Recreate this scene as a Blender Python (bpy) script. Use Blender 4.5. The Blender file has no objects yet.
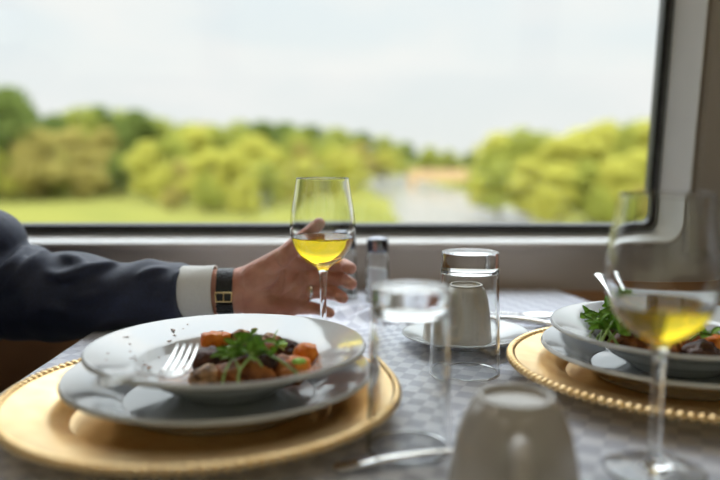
import bpy, bmesh, math, random
from mathutils import Vector, Matrix, noise, Quaternion
C = bpy.context.scene.collection
S = bpy.context.scene
PI = math.pi
TZ = 0.75                      # table height
CAMZ = TZ + 0.22
F = 740.0                      # focal length in pixels of a 720 px wide frame
PITCH = math.atan(85 / F)

# ------------------------------------------------------------------ camera
cd = bpy.data.cameras.new('camera'); cam = bpy.data.objects.new('camera', cd); C.objects.link(cam)
cam.location = (0, 0, CAMZ); cam.rotation_euler = (PI / 2 - PITCH, 0, 0)
cd.sensor_width = 36; cd.lens = 36 * F / 720; cd.clip_start = 0.02; cd.clip_end = 3000
cd.dof.use_dof = True; cd.dof.focus_distance = 0.785; cd.dof.aperture_fstop = 2.3
S.camera = cam
S.view_settings.view_transform = 'Standard'; S.view_settings.look = 'None'
S.view_settings.gamma = 1; S.view_settings.use_curve_mapping = False
S.view_settings.exposure = 0.0
S.cycles.max_bounces = 16; S.cycles.transmission_bounces = 14; S.cycles.transparent_max_bounces = 16
S.cycles.diffuse_bounces = 5; S.cycles.glossy_bounces = 6
S.cycles.caustics_refractive = True; S.cycles.caustics_reflective = True
S.cycles.sample_clamp_indirect = 6.0; S.cycles.use_denoising = True; S.cycles.blur_glossy = 0.5

# ------------------------------------------------------------------ sky
w = bpy.data.worlds.new('sky'); S.world = w; w.use_nodes = True
nt = w.node_tree; nt.nodes.clear()
N = nt.nodes.new; L = nt.links.new
tc = N('ShaderNodeTexCoord'); sep = N('ShaderNodeSeparateXYZ'); L(tc.outputs['Generated'], sep.inputs[0])
ramp = N('ShaderNodeValToRGB'); e = ramp.color_ramp.elements
e[0].position = 0.0; e[0].color = (0.88, 0.90, 0.89, 1)
e[1].position = 0.22; e[1].color = (0.84, 0.91, 0.96, 1)
k = ramp.color_ramp.elements.new(1.0); k.color = (0.78, 0.88, 1.0, 1)
L(sep.outputs['Z'], ramp.inputs[0])
mp = N('ShaderNodeMapping'); mp.inputs['Scale'].default_value = (3, 3, 9); L(tc.outputs['Generated'], mp.inputs[0])
nz = N('ShaderNodeTexNoise'); nz.inputs['Scale'].default_value = 1.3; nz.inputs['Detail'].default_value = 5; L(mp.outputs[0], nz.inputs[0])
cr = N('ShaderNodeValToRGB'); cr.color_ramp.elements[0].position = 0.42; cr.color_ramp.elements[1].position = 0.68
L(nz.outputs[0], cr.inputs[0])
mx = N('ShaderNodeMix'); mx.data_type = 'RGBA'; L(cr.outputs[0], mx.inputs['Factor']); L(ramp.outputs[0], mx.inputs['A']); mx.inputs['B'].default_value = (0.95, 0.95, 0.95, 1)
st = N('ShaderNodeMapRange'); st.inputs['From Min'].default_value = 0.22; st.inputs['From Max'].default_value = 0.9
st.inputs['To Min'].default_value = 1.06; st.inputs['To Max'].default_value = 6.5; L(sep.outputs['Z'], st.inputs['Value'])
bg = N('ShaderNodeBackground'); L(mx.outputs['Result'], bg.inputs[0]); L(st.outputs[0], bg.inputs[1])
ow = N('ShaderNodeOutputWorld'); L(bg.outputs[0], ow.inputs[0])

# ------------------------------------------------------------------ sun, from behind the train and to the left
sd = bpy.data.lights.new('sun', 'SUN'); sd.energy = 3.9; sd.angle = 0.02; sd.color = (1.0, 0.93, 0.80)
sun = bpy.data.objects.new('sun', sd); C.objects.link(sun)
sun.rotation_euler = Vector((0.45, 0.62, -0.80)).to_track_quat('-Z', 'Y').to_euler()

# ------------------------------------------------------------------ helpers
def P(px, py, Y):
    """the point of the photograph (px, py) at a distance Y in front of the camera"""
    a = math.atan((py - 240) / F) + PITCH
    drop = Y * math.tan(a)
    d = Y * math.cos(PITCH) + drop * math.sin(PITCH)
    return Vector(((px - 360) / F * d, Y, CAMZ - drop))

def mat(name, col, rough=0.5, metal=0.0, var=0.0, scale=30.0, bump=0.0, bscale=None, col2=None, sub=0.0, subcol=None,
        coat=0.0, trans=0.0, ior=1.5, sheen=0.0, detail=3.0, lo=0.35, hi=0.65, spec=.5):
    m = bpy.data.materials.new(name); m.use_nodes = True
    n = m.node_tree; b = n.nodes['Principled BSDF']
    b.inputs['Roughness'].default_value = rough; b.inputs['Metallic'].default_value = metal
    b.inputs['IOR'].default_value = ior; b.inputs['Specular IOR Level'].default_value = spec
    t = n.nodes.new('ShaderNodeTexCoord')
    nn = n.nodes.new('ShaderNodeTexNoise'); nn.inputs['Scale'].default_value = scale; nn.inputs['Detail'].default_value = detail
    n.links.new(t.outputs['Object'], nn.inputs['Vector'])
    r = n.nodes.new('ShaderNodeValToRGB')
    if col2 is None: col2 = tuple(c * (1 - var) for c in col)
    r.color_ramp.elements[0].position = lo; r.color_ramp.elements[0].color = (*col2, 1)
    r.color_ramp.elements[1].position = hi; r.color_ramp.elements[1].color = (*col, 1)
    n.links.new(nn.outputs['Fac'], r.inputs[0]); n.links.new(r.outputs[0], b.inputs['Base Color'])
    if bump:
        n2 = n.nodes.new('ShaderNodeTexNoise'); n2.inputs['Scale'].default_value = bscale or scale * 4; n2.inputs['Detail'].default_value = 4
        n.links.new(t.outputs['Object'], n2.inputs['Vector'])
        bp = n.nodes.new('ShaderNodeBump'); bp.inputs['Strength'].default_value = bump; bp.inputs['Distance'].default_value = 0.002
        n.links.new(n2.outputs['Fac'], bp.inputs['Height']); n.links.new(bp.outputs[0], b.inputs['Normal'])
    if sub:
        b.inputs['Subsurface Weight'].default_value = sub
        b.inputs['Subsurface Radius'].default_value = subcol or (1, .4, .25); b.inputs['Subsurface Scale'].default_value = 0.004
    b.inputs['Coat Weight'].default_value = coat; b.inputs['Coat Roughness'].default_value = 0.05
    b.inputs['Transmission Weight'].default_value = trans; b.inputs['Sheen Weight'].default_value = sheen
    return m

def obj(name, me, m=None, parent=None, smooth=True):
    if isinstance(me, bmesh.types.BMesh):
        bm = me; me = bpy.data.meshes.new(name); bm.to_mesh(me); bm.free()
    if smooth: me.shade_smooth()
    me.name = name
    if m is not None and not me.materials: me.materials.append(m)
    o = bpy.data.objects.new(name, me); C.objects.link(o)
    if parent: o.parent = parent
    return o
def tag(o, label, cat, group=None, kind=None):
    o['label'] = label; o['category'] = cat
    if group: o['group'] = group
    if kind: o['kind'] = kind
    return o
def empty(name, loc=(0, 0, 0), rz=0, label=None, cat=None, group=None):
    o = bpy.data.objects.new(name, None); C.objects.link(o); o.location = loc; o.rotation_euler = (0, 0, rz); o.empty_display_size = .02
    if label: tag(o, label, cat, group)
    return o
def struct(name, me, m, smooth=False):
    o = obj(name, me, m, None, smooth); o['kind'] = 'structure'; return o
def copy_tree(o, parent=None):
    c = o.copy(); C.objects.link(c)
    if parent: c.parent = parent
    for ch in [x for x in C.objects if x.parent == o]: copy_tree(ch, c)
    return c
def box(bm, lo, hi, bev=0.0, seg=2):
    lo = Vector(lo); hi = Vector(hi)
    r = bmesh.ops.create_cube(bm, size=1.0, matrix=Matrix.Translation((lo + hi) / 2) @ Matrix.Diagonal((*(hi - lo), 1)))
    if bev:
        ed = list({e for v in r['verts'] for e in v.link_edges})
        bmesh.ops.bevel(bm, geom=ed, offset=bev, segments=seg, affect='EDGES', profile=0.5)
    return bm
def lathe(prof, seg=96, bm=None, mod=None, closed=False):
    """prof: list of (r, z); r == 0 makes a pole"""
    bm = bm or bmesh.new(); rings = []
    for i, (r, z) in enumerate(prof):
        if r <= 1e-7: rings.append([bm.verts.new((0, 0, z))]); continue
        ring = []
        for k in range(seg):
            a = 2 * PI * k / seg; rr, zz = (r, z) if mod is None else mod(i, a, r, z)
            ring.append(bm.verts.new((rr * math.cos(a), rr * math.sin(a), zz)))
        rings.append(ring)
    pairs = list(zip(rings, rings[1:]))
    if closed: pairs.append((rings[-1], rings[0]))
    for A, B in pairs:
        if len(A) == 1 and len(B) == 1: continue
        for k in range(seg):
            k2 = (k + 1) % seg
            if len(A) == 1: bm.faces.new((A[0], B[k2], B[k]))
            elif len(B) == 1: bm.faces.new((A[k], A[k2], B[0]))
            else: bm.faces.new((A[k], A[k2], B[k2], B[k]))
    bmesh.ops.recalc_face_normals(bm, faces=bm.faces)
    return bm
def smooth_prof(pts, n=6):
    """Catmull-Rom through the profile points; a point given as (r, z, 1) keeps a corner"""
    out = []
    m_ = len(pts)
    for i in range(m_ - 1):
        p1, p2 = Vector(pts[i][:2]), Vector(pts[i + 1][:2])
        p0 = Vector(pts[i - 1][:2]) if i > 0 and len(pts[i]) < 3 else p1 - (p2 - p1)
        p3 = Vector(pts[i + 2][:2]) if i + 2 < m_ and len(pts[i + 1]) < 3 else p2 + (p2 - p1)
        for k in range(n):
            t = k / n
            v = 0.5 * ((2 * p1) + (-p0 + p2) * t + (2 * p0 - 5 * p1 + 4 * p2 - p3) * t * t + (-p0 + 3 * p1 - 3 * p2 + p3) * t ** 3)
            out.append((max(v.x, 0), v.y))
    out.append(tuple(pts[-1][:2]))
    return out
def tube(bm, pts, rads, seg=12, caps=True, flat=1.0, up=None, fold=None):
    """a tube through pts with a radius at each; flat scales the second axis"""
    pts = [Vector(p) for p in pts]; rings = []
    ref = Vector(up) if up else None
    for i, p in enumerate(pts):
        d = (pts[min(i + 1, len(pts) - 1)] - pts[max(i - 1, 0)]).normalized()
        if ref is None: ref = d.orthogonal()
        u = (ref - d * ref.dot(d)).normalized(); v = d.cross(u)
        if not up: ref = u
        r = rads[i] if hasattr(rads, '__len__') else rads
        ring = []
        for k in range(seg):
            a = 2 * PI * k / seg
            rr = r if fold is None else r + fold(i / (len(pts) - 1), a)
            ring.append(bm.verts.new(p + u * (rr * math.cos(a)) * flat + v * (rr * math.sin(a))))
        rings.append(ring)
    for A, B in zip(rings, rings[1:]):
        for k in range(seg):
            bm.faces.new((A[k], A[(k + 1) % seg], B[(k + 1) % seg], B[k]))
    if caps:
        for R_, flip, r_ in ((rings[0], True, 0), (rings[-1], False, -1)):
            c = bm.verts.new(sum((v.co for v in R_), Vector()) / seg)
            for k in range(seg):
                a, b = R_[k], R_[(k + 1) % seg]
                bm.faces.new((b, a, c) if flip else (a, b, c))
    return bm
def spline(pts, n=8):
    pts = [Vector(p) for p in pts]; out = []
    for i in range(len(pts) - 1):
        p1, p2 = pts[i], pts[i + 1]; p0 = pts[i - 1] if i else p1; p3 = pts[i + 2] if i + 2 < len(pts) else p2
        for k in range(n):
            t = k / n
            out.append(0.5 * ((2 * p1) + (p2 - p0) * t + (2 * p0 - 5 * p1 + 4 * p2 - p3) * t * t + (3 * p1 - p0 - 3 * p2 + p3) * t ** 3))
    out.append(pts[-1]); return out
def capsule(bm, a, b, ra, rb, seg=20, flat=1.0, up=None):
    a, b = Vector(a), Vector(b); d = (b - a).normalized(); pts, rs = [], []
    for k in range(6): t = math.sin(k / 6 * PI / 2); pts.append(a - d * ra * math.cos(k / 6 * PI / 2)); rs.append(max(ra * t, 1e-4))
    for k in range(9): pts.append(a.lerp(b, k / 8)); rs.append(ra + (rb - ra) * k / 8)
    for k in range(1, 7): pts.append(b + d * rb * math.sin(k / 6 * PI / 2)); rs.append(max(rb * math.cos(k / 6 * PI / 2), 1e-4))
    return tube(bm, pts, rs, seg, True, flat, up)
def ball(bm, c, r, scale=(1, 1, 1), rot=None, sub=3):
    M = Matrix.Translation(Vector(c)) @ (rot.to_4x4() if rot else Matrix()) @ Matrix.Diagonal((scale[0] * r, scale[1] * r, scale[2] * r, 1))
    bmesh.ops.create_icosphere(bm, subdivisions=sub, radius=1, matrix=M); return bm
def remesh(bm, voxel, smooth=3, fac=0.5):
    """the union of everything in bm as one closed surface"""
    me = bpy.data.meshes.new('t'); bm.to_mesh(me); bm.free()
    o = bpy.data.objects.new('t', me); C.objects.link(o)
    r = o.modifiers.new('r', 'REMESH'); r.mode = 'VOXEL'; r.voxel_size = voxel
    s = o.modifiers.new('s', 'SMOOTH'); s.factor = fac; s.iterations = smooth
    dg = bpy.context.evaluated_depsgraph_get(); dg.update()
    out = bpy.data.meshes.new_from_object(o.evaluated_get(dg)); bpy.data.objects.remove(o); bpy.data.meshes.remove(me)
    return out
def blob(rx, ry, rz, amp=0.2, freq=2.0, seed=0, sub=4, box_=0.0):
    bm = bmesh.new(); bmesh.ops.create_icosphere(bm, subdivisions=sub, radius=1)
    off = Vector((seed * 7.31, seed * 3.7, seed * 1.9))
    for v in bm.verts:
        n = v.co.normalized()
        if box_:
            mxc = max(abs(n.x), abs(n.y), abs(n.z)); n = n.lerp(n / mxc, box_) * (1 - .2 * box_)
        s = 1 + amp * noise.noise(v.co * freq + off) + amp * .4 * noise.noise(v.co * freq * 3 + off)
        v.co = Vector((n.x * rx, n.y * ry, n.z * rz)) * s
    return bm

# ------------------------------------------------------------------ materials
M = {}
M['wall'] = mat('beige_wall_panel', (.52, .44, .365), .42, var=.06, scale=8, bump=.05, bscale=300)
M['trim'] = mat('cream_window_trim', (.88, .88, .86), .2, var=.04, scale=10, coat=.3)
M['pillar'] = mat('taupe_pillar', (.42, .36, .29), .45, var=.08, scale=6)
M['gasket'] = mat('black_rubber', (.03, .03, .028), .45, var=.3, scale=60)
M['gasket2'] = mat('grey_rubber', (.13, .13, .12), .5, var=.3, scale=60)
M['wood'] = mat('brown_wood', (.46, .22, .08), .35, col2=(.30, .13, .05), scale=6, coat=.2)
M['floor'] = mat('carpet_floor', (.10, .07, .06), .9, var=.4, scale=80)
M['ceiling'] = mat('white_ceiling', (.75, .74, .70), .5, var=.03)
M['seat'] = mat('dark_red_seat_fabric', (.10, .035, .03), .8, var=.3, scale=100, sheen=.3)
M['porcelain'] = mat('white_porcelain', (.63, .65, .66), .12, var=.03, scale=12, coat=.6)
M['cupwhite'] = mat('cup_porcelain', (.53, .48, .41), .18, var=.05, scale=15, coat=.4)
M['gold'] = mat('gold_metal', (.95, .70, .37), .28, metal=1, col2=(.88, .60, .28), scale=60, bump=.08, bscale=500)
M['steel'] = mat('polished_steel', (.75, .74, .72), .13, metal=1, var=.08, scale=30)
M['chrome'] = mat('dark_chrome', (.26, .27, .30), .15, metal=1, var=.2, scale=100)
M['salt'] = mat('salt_grains', (.85, .86, .88), .8, var=.1, scale=800)
M['pepper'] = mat('pepper_grains', (.18, .15, .12), .9, col2=(.45, .42, .38), scale=1200)
M['suit'] = mat('navy_suit_cloth', (.011, .018, .050), .60, var=.3, scale=300, bump=.12, bscale=1800, sheen=.08)
M['trousers'] = mat('dark_trousers', (.02, .022, .03), .8, var=.3, scale=200)
M['shirt'] = mat('white_shirt_cotton', (.74, .73, .70), .75, var=.04, scale=300, bump=.15, bscale=2500)
M['skin'] = mat('skin', (.66, .33, .225), .44, col2=(.52, .215, .145), scale=38, bump=.45, bscale=420, sub=.25, subcol=(1, .35, .2))
M['hair'] = mat('brown_hair', (.07, .04, .02), .6, var=.5, scale=200)
M['leather'] = mat('black_croc_leather', (.012, .012, .014), .32, var=.4, scale=150, bump=.8, bscale=350)
M['brass'] = mat('gold_buckle', (.85, .65, .33), .2, metal=1, var=.1)
M['meat'] = mat('roasted_meat', (.50, .17, .040), .42, col2=(.12, .032, .010), scale=75, bump=.8, bscale=260, spec=.25)
M['mushroom'] = mat('browned_mushroom', (.72, .40, .17), .45, col2=(.10, .045, .02), scale=70, bump=.5, bscale=260, spec=.3)
M['eggplant'] = mat('charred_vegetable', (.035, .016, .014), .45, col2=(.12, .05, .025), scale=80, bump=.8, bscale=300, spec=.25)
M['pumpkin'] = mat('roasted_pumpkin', (.90, .30, .03), .38, col2=(.66, .15, .012), scale=70, bump=.4, bscale=250, spec=.3, sub=.2)
M['shoot'] = mat('green_pea_shoot', (.42, .66, .10), .42, col2=(.22, .46, .05), scale=60, spec=.3, sub=.1)
M['stem'] = mat('pale_green_stem', (.36, .52, .12), .4, var=.3, scale=60)
M['sauce'] = mat('brown_sauce', (.33, .15, .05), .3, col2=(.16, .06, .02), scale=120, coat=.5)
M['bark'] = mat('tree_bark', (.12, .09, .06), .9, var=.4, scale=3)
M['concrete'] = mat('cream_concrete', (.50, .34, .18), .8, var=.12, scale=.8)

def glass_mat(name, col=(1, 1, 1), ior=1.5):
    m = bpy.data.materials.new(name); m.use_nodes = True; n = m.node_tree; b = n.nodes['Principled BSDF']
    b.inputs['Transmission Weight'].default_value = 1; b.inputs['Roughness'].default_value = 0; b.inputs['IOR'].default_value = ior
    t = n.nodes.new('ShaderNodeTexCoord'); z = n.nodes.new('ShaderNodeTexNoise'); z.inputs['Scale'].default_value = 40
    n.links.new(t.outputs['Object'], z.inputs['Vector'])
    r = n.nodes.new('ShaderNodeValToRGB'); r.color_ramp.elements[0].color = (*[c * .985 for c in col], 1); r.color_ramp.elements[1].color = (*col, 1)
    n.links.new(z.outputs[0], r.inputs[0]); n.links.new(r.outputs[0], b.inputs['Base Color'])
    return m
M['glass'] = glass_mat('clear_glass', (.99, 1, .995))
M['wine'] = glass_mat('white_wine', (1.0, .73, .03), 1.34)
def pane_mat():
    m = bpy.data.materials.new('window_glass'); m.use_nodes = True; n = m.node_tree; n.nodes.clear()
    o = n.nodes.new('ShaderNodeOutputMaterial'); mxs = n.nodes.new('ShaderNodeMixShader'); fr = n.nodes.new('ShaderNodeFresnel')
    fr.inputs[0].default_value = 1.45
    t = n.nodes.new('ShaderNodeBsdfTransparent'); t.inputs[0].default_value = (.97, .98, .97, 1)
    g = n.nodes.new('ShaderNodeBsdfGlossy'); g.inputs['Roughness'].default_value = .01
    n.links.new(fr.outputs[0], mxs.inputs[0]); n.links.new(t.outputs[0], mxs.inputs[1]); n.links.new(g.outputs[0], mxs.inputs[2]); n.links.new(mxs.outputs[0], o.inputs[0])
    return m
M['pane'] = pane_mat()
def cloth_mat():
    m = mat('checked_damask', (.70, .71, .76), .55, var=.02, bump=.1, bscale=900, sheen=.3)
    n = m.node_tree; b = n.nodes['Principled BSDF']
    t = n.nodes.new('ShaderNodeTexCoord'); mp_ = n.nodes.new('ShaderNodeMapping'); mp_.inputs['Rotation'].default_value = (0, 0, math.radians(24))
    mp_.inputs['Location'].default_value = (0, 0, .005)
    ck = n.nodes.new('ShaderNodeTexChecker'); ck.inputs['Scale'].default_value = 58
    ck.inputs['Color1'].default_value = (.75, .77, .85, 1); ck.inputs['Color2'].default_value = (.54, .56, .65, 1)
    sx = n.nodes.new('ShaderNodeSeparateXYZ'); cb = n.nodes.new('ShaderNodeCombineXYZ'); cb.inputs[2].default_value = .0086
    n.links.new(t.outputs['Object'], mp_.inputs[0]); n.links.new(mp_.outputs[0], sx.inputs[0])
    n.links.new(sx.outputs[0], cb.inputs[0]); n.links.new(sx.outputs[1], cb.inputs[1]); n.links.new(cb.outputs[0], ck.inputs[0])
    n.links.new(ck.outputs[0], b.inputs['Base Color'])
    r = n.nodes.new('ShaderNodeMapRange'); r.inputs['To Min'].default_value = .62; r.inputs['To Max'].default_value = .42
    n.links.new(ck.outputs['Fac'], r.inputs[0]); n.links.new(r.outputs[0], b.inputs['Roughness'])
    return m
M['cloth'] = cloth_mat()

# ================================================================== the setting
LEAN = math.radians(5.5); YW = 1.215; Z0 = TZ + .085
def Wp(x, u, n):
    """point on the leaning window wall: u up the wall from the sill, n out of it into the room"""
    return Vector((x, YW - u * math.sin(LEAN) - n * math.cos(LEAN), Z0 + u * math.cos(LEAN) - n * math.sin(LEAN)))
WX0, WX1, WU0, WU1 = -1.02, .490, .004, .86     # opening at the outer edge of the gasket
def rrect(x0, x1, y0, y1, r, n=8):
    pts = []
    for cx, cy, a0 in ((x1 - r, y1 - r, 0), (x0 + r, y1 - r, 90), (x0 + r, y0 + r, 180), (x1 - r, y0 + r, 270)):
        for k in range(n + 1):
            a = math.radians(a0 + 90 * k / n); pts.append((cx + r * math.cos(a), cy + r * math.sin(a)))
    return pts
def frame_mesh(levels, place=Wp, close=False):
    """levels: (inset, n) rings following the window's rounded opening"""
    bm = bmesh.new(); rings = []
    for lv in levels:
        ins, n, r = lv[:3]; iy = lv[3] if len(lv) > 3 else ins
        rings.append([bm.verts.new(place(x, u, n)) for x, u in rrect(WX0 + ins, WX1 - ins, WU0 + iy, WU1 - iy, r)])
    prs = list(zip(rings, rings[1:])) + ([(rings[-1], rings[0])] if close else [])
    for A, B in prs:
        for k in range(len(A)): bm.faces.new((A[k], A[(k + 1) % len(A)], B[(k + 1) % len(B)], B[k]))
    bmesh.ops.recalc_face_normals(bm, faces=bm.faces); return bm
# wall with the opening: a ring from the opening out to a rectangle
def wall_open(place, x0, x1, u0, u1, op, th=.05):
    bm = bmesh.new(); inner = rrect(*op, .034); e_ = .002
    ax0, ax1, au0, au1 = op[0] - e_, op[1] + e_, op[2] - e_, op[3] + e_
    outer = rrect(ax0, ax1, au0, au1, 1e-5)
    for n in (0, -th):
        A = [bm.verts.new(place(x, u, n)) for x, u in inner]; B = [bm.verts.new(place(x, u, n)) for x, u in outer]
        for k in range(len(A)):
            k2 = (k + 1) % len(A); bm.faces.new((A[k], A[k2], B[k2], B[k]))
        for xa, xb, ua, ub in ((x0, ax0, u0, u1), (ax1, x1, u0, u1), (ax0, ax1, u0, au0), (ax0, ax1, au1, u1)):
            bm.faces.new([bm.verts.new(place(x, u, n)) for x, u in ((xa, ua), (xb, ua), (xb, ub), (xa, ub))])
    bmesh.ops.recalc_face_normals(bm, faces=bm.faces); return bm
XL, XR, YB, ZC = -2.6, 2.6, -1.65, 2.15
wb = wall_open(Wp, XL, XR, -.092, 1.36, (WX0 - .044, WX1 + .044, WU0 - .022, WU1 + .022))
struct('wall_window_side', wb, M['wall'])
# lower wooden panel under table height
bm = bmesh.new(); box(bm, (XL, YW + .004, 0), (XR, YW + .05, TZ - .006)); struct('wall_lower_panel', bm, M['wood'])
# surround: sloping reveal and flat front lip
struct('trim_1', frame_mesh([(0, -.030, .018, 0), (0, -.010, .018, 0), (-.002, -.008, .020, -.0010), (-.036, .014, .030, -.0085), (-.040, .018, .032, -.0110)]), M['trim'], True)
struct('trim_4', frame_mesh([(-.040, .018, .032, -.0110), (-.0415, .0182, .033, -.013), (-.0425, .017, .034, -.021), (-.0430, .012, .034, -.0225), (-.046, -.002, .036, -.024)]), M['wall'], True)
struct('trim_2', frame_mesh([(.001, -.004, .018), (.004, -.004, .017), (.007, -.010, .015), (.008, -.03, .015), (.001, -.03, .018)], close=True), M['gasket2'], True)
struct('trim_3', frame_mesh([(.007, -.008, .016), (.013, -.006, .014), (.015, -.010, .013), (.015, -.03, .013), (.007, -.03, .016)], close=True), M['gasket'], True)
bm = bmesh.new()
for n in (-.018, -.024):
    bm.faces.new([bm.verts.new(Wp(x, u, n)) for x, u in rrect(WX0 + .013, WX1 - .013, WU0 + .013, WU1 - .013, .02)])
struct('window_1', bm, M['pane'])
# pillar panel beside the window
bm = bmesh.new(); vs = []
for x, n in ((WX1 + .047, -.002), (WX1 + .052, .006), (WX1 + .060, .010), (WX1 + .34, .012), (WX1 + .35, .0), ):
    vs.append((bm.verts.new(Wp(x, -.03, n)), bm.verts.new(Wp(x, 1.3, n))))
for a, b in zip(vs, vs[1:]): bm.faces.new((a[0], b[0], b[1], a[1]))
struct('wall_pillar', bm, M['pillar'])
bm = bmesh.new(); box(bm, (XL, YB - .05, -.05), (XR, YW + .06, 0)); struct('floor', bm, M['floor'])
bm = bmesh.new(); box(bm, (XL, YB - .05, ZC), (XR, YW + .06, ZC + .05)); struct('ceiling', bm, M['ceiling'])
for nme, xa, xb in (('wall_left', XL - .05, XL), ('wall_right', XR, XR + .05)):
    bm = bmesh.new(); box(bm, (xa, YB, 0), (xb, YW + .06, ZC)); struct(nme, bm, M['wall'])
# far side of the carriage with three window openings
bm = bmesh.new(); box(bm, (XL, YB - .05, 0), (XR, YB, TZ + .10)); box(bm, (XL, YB - .05, 1.78), (XR, YB, ZC))
for xa, xb in ((XL, -2.35), (-.85, -.65), (.85, 1.05), (2.45, XR)): box(bm, (xa, YB - .05, TZ + .10), (xb, YB, 1.78))
struct('wall_aisle_side', bm, M['wall'])
for i, (xa, xb) in enumerate(((-2.35, -.85), (-.65, .85), (1.05, 2.45))):
    bm = bmesh.new(); box(bm, (xa, YB - .03, TZ + .10), (xb, YB - .024, 1.78)); struct('window_%d' % (i + 2), bm, M['pane'])
# warm fill lamps added on the unseen ceiling to brighten the interior
lm = bpy.data.materials.new('fill_lamp_glow'); lm.use_nodes = True
lb = lm.node_tree.nodes['Principled BSDF']; lb.inputs['Emission Color'].default_value = (1, .9, .76, 1); lb.inputs['Emission Strength'].default_value = 1.0
for i, (x, y) in enumerate(((-1.1, .45), (.55, .45), (-1.1, -1.0), (.55, -1.0))):
    t = empty('added_fill_lamp', (x, y, ZC), 0, 'added warm white fill lamp on the ceiling, ' + ('over the laid table side, ' if y > 0 else 'over the aisle side, ') + ('left' if x < 0 else 'right'), 'lamp')
    bm = bmesh.new(); box(bm, (-.4, -.07, -.03), (.4, .07, 0), .006); obj('fill_lamp_housing', bm, M['ceiling'], t, False)
    bm = bmesh.new(); box(bm, (-.38, -.055, -.042), (.38, .055, -.0301), .003); obj('fill_lamp_panel', bm, lm, t, False)
    ld = bpy.data.lights.new('fill_lamp_light', 'AREA'); ld.shape = 'RECTANGLE'; ld.size = .76; ld.size_y = .11; ld.energy = 1.6; ld.color = (1, .88, .72)
    lo = bpy.data.objects.new('fill_lamp_light', ld); C.objects.link(lo); lo.parent = t; lo.location = (0, 0, -.05)

# ================================================================== landscape outside
GZ = CAMZ - 5.0
WZ = CAMZ - 6.6
def gmat():
    m = mat('meadow_grass', (.19, .185, .045), .9, spec=0, col2=(.145, .15, .038), scale=.08)
    return m
rx = lambda y: (y - 60) * .02 + 6 + 5 * math.sin(y / 55.0)         # river centre line
bm = bmesh.new(); nx, ny = 90, 70; g = []
for j in range(ny + 1):
    y = 4 + (j / ny) ** 2.2 * 900; row = []
    for i in range(nx + 1):
        s = (i / nx * 2 - 1); x = (abs(s) ** 1.8) * (1 if s > 0 else -1) * (60 + y * 1.1)
        hw = 7 + y * .012
        dist = abs(x - rx(y)) - hw
        z = GZ if y > 45 else GZ + (45 - y) / 41 * 3.0
        if y > 45: z = min(GZ, WZ - .8 + max(0, dist + 3) * .35)
        z += .35 * noise.noise(Vector((x * .05, y * .05, 0)))
        row.append(bm.verts.new((x, y, z)))
    g.append(row)
for j in range(ny):
    for i in range(nx): bm.faces.new((g[j][i], g[j][i + 1], g[j + 1][i + 1], g[j + 1][i]))
struct('ground', bm, gmat(), True)
bk = bmesh.new(); gb = [[bk.verts.new((x, -y, GZ + 3.5 + h + .4 * noise.noise(Vector((x * .1, y * .1, 0))))) for x in range(-120, 121, 6)] for y, h in ((2.2, 0), (5, .2), (8, 4), (12, 8), (18, 11), (40, 13), (90, 14))]  # unseen bank, added to cut the sky light through the aisle-side windows
for A, B in zip(gb, gb[1:]):
    for i in range(len(A) - 1): bk.faces.new((A[i], A[i + 1], B[i + 1], B[i]))
struct('added_blocker_bank', bk, mat('blocker_bank_earth', (.13, .12, .07), .9, col2=(.09, .09, .05), scale=.4), True)
bm = bmesh.new(); ys = [46 + k * 8 for k in range(50)]; rr = [(bm.verts.new((rx(y) - 14, y, WZ)), bm.verts.new((rx(y) + 14, y, WZ))) for y in ys]
for a, b in zip(rr, rr[1:]): bm.faces.new((a[0], a[1], b[1], b[0]))
wm = mat('river_water', (.17, .16, .13), .25, var=.1, scale=.3, bump=.4, bscale=2.0, spec=.4)
tag(obj('river', bm, wm), 'pale grey river between the meadow and the trees outside the window', 'river', kind='stuff')

def make_tree(seed, h, wd, mcol, shape=1.0):
    rnd = random.Random(seed)
    bm = bmesh.new()
    tube(bm, [(0, 0, -.6), (0, 0, h * .25), (.1, 0, h * .5), (0, .1, h * .8)], [h * .03, h * .022, h * .015, h * .006], 8)
    for k in range(5):
        a = rnd.uniform(0, 2 * PI); z = h * rnd.uniform(.25, .5)
        tube(bm, [(0, 0, z), (math.cos(a) * wd * .25, math.sin(a) * wd * .25, z + h * .15), (math.cos(a) * wd * .38, math.sin(a) * wd * .38, z + h * .25)], [h * .012, h * .007, h * .003], 6)
    trunk = bpy.data.meshes.new('trunk'); bm.to_mesh(trunk); bm.free(); trunk.materials.append(M['bark'])
    vs, fs = [], []
    cl = []
    for k in range(26):
        u = rnd.uniform(.0, 1); a = rnd.uniform(0, 2 * PI)
        rad = math.sin(PI * min(1, .18 + u * .82)) ** .7 * wd * .5 * rnd.uniform(.35, .85)
        cl.append((Vector((math.cos(a) * rad, math.sin(a) * rad, h * (.16 + .72 * u))), rnd.uniform(.13, .22) * wd))
    cl.append((Vector((0, 0, h * .55)), wd * .30)); cl.append((Vector((0, 0, h * .35)), wd * .32))
    for c, r in cl:
        for k in range(150):
            d = Vector((rnd.gauss(0, 1), rnd.gauss(0, 1), rnd.gauss(0, 1))).normalized()
            p = c + Vector((d.x * r, d.y * r, d.z * r * .85)) * rnd.uniform(.75, 1.06)
            if p.z < h * .02: p.z = h * .02
            n = (d + Vector((rnd.gauss(0, .5), rnd.gauss(0, .5), rnd.gauss(0, .5)))).normalized()
            a = n.orthogonal().normalized(); b = n.cross(a); s = rnd.uniform(.14, .30) * (h / 9) ** .5
            i0 = len(vs)
            vs += [p + a * s, p + b * s * .7, p - a * s, p - b * s * .7]; fs.append((i0, i0 + 1, i0 + 2, i0 + 3))
    me = bpy.data.meshes.new('foliage'); me.from_pydata([tuple(v) for v in vs], [], fs); me.materials.append(mcol)
    return trunk, me
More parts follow.
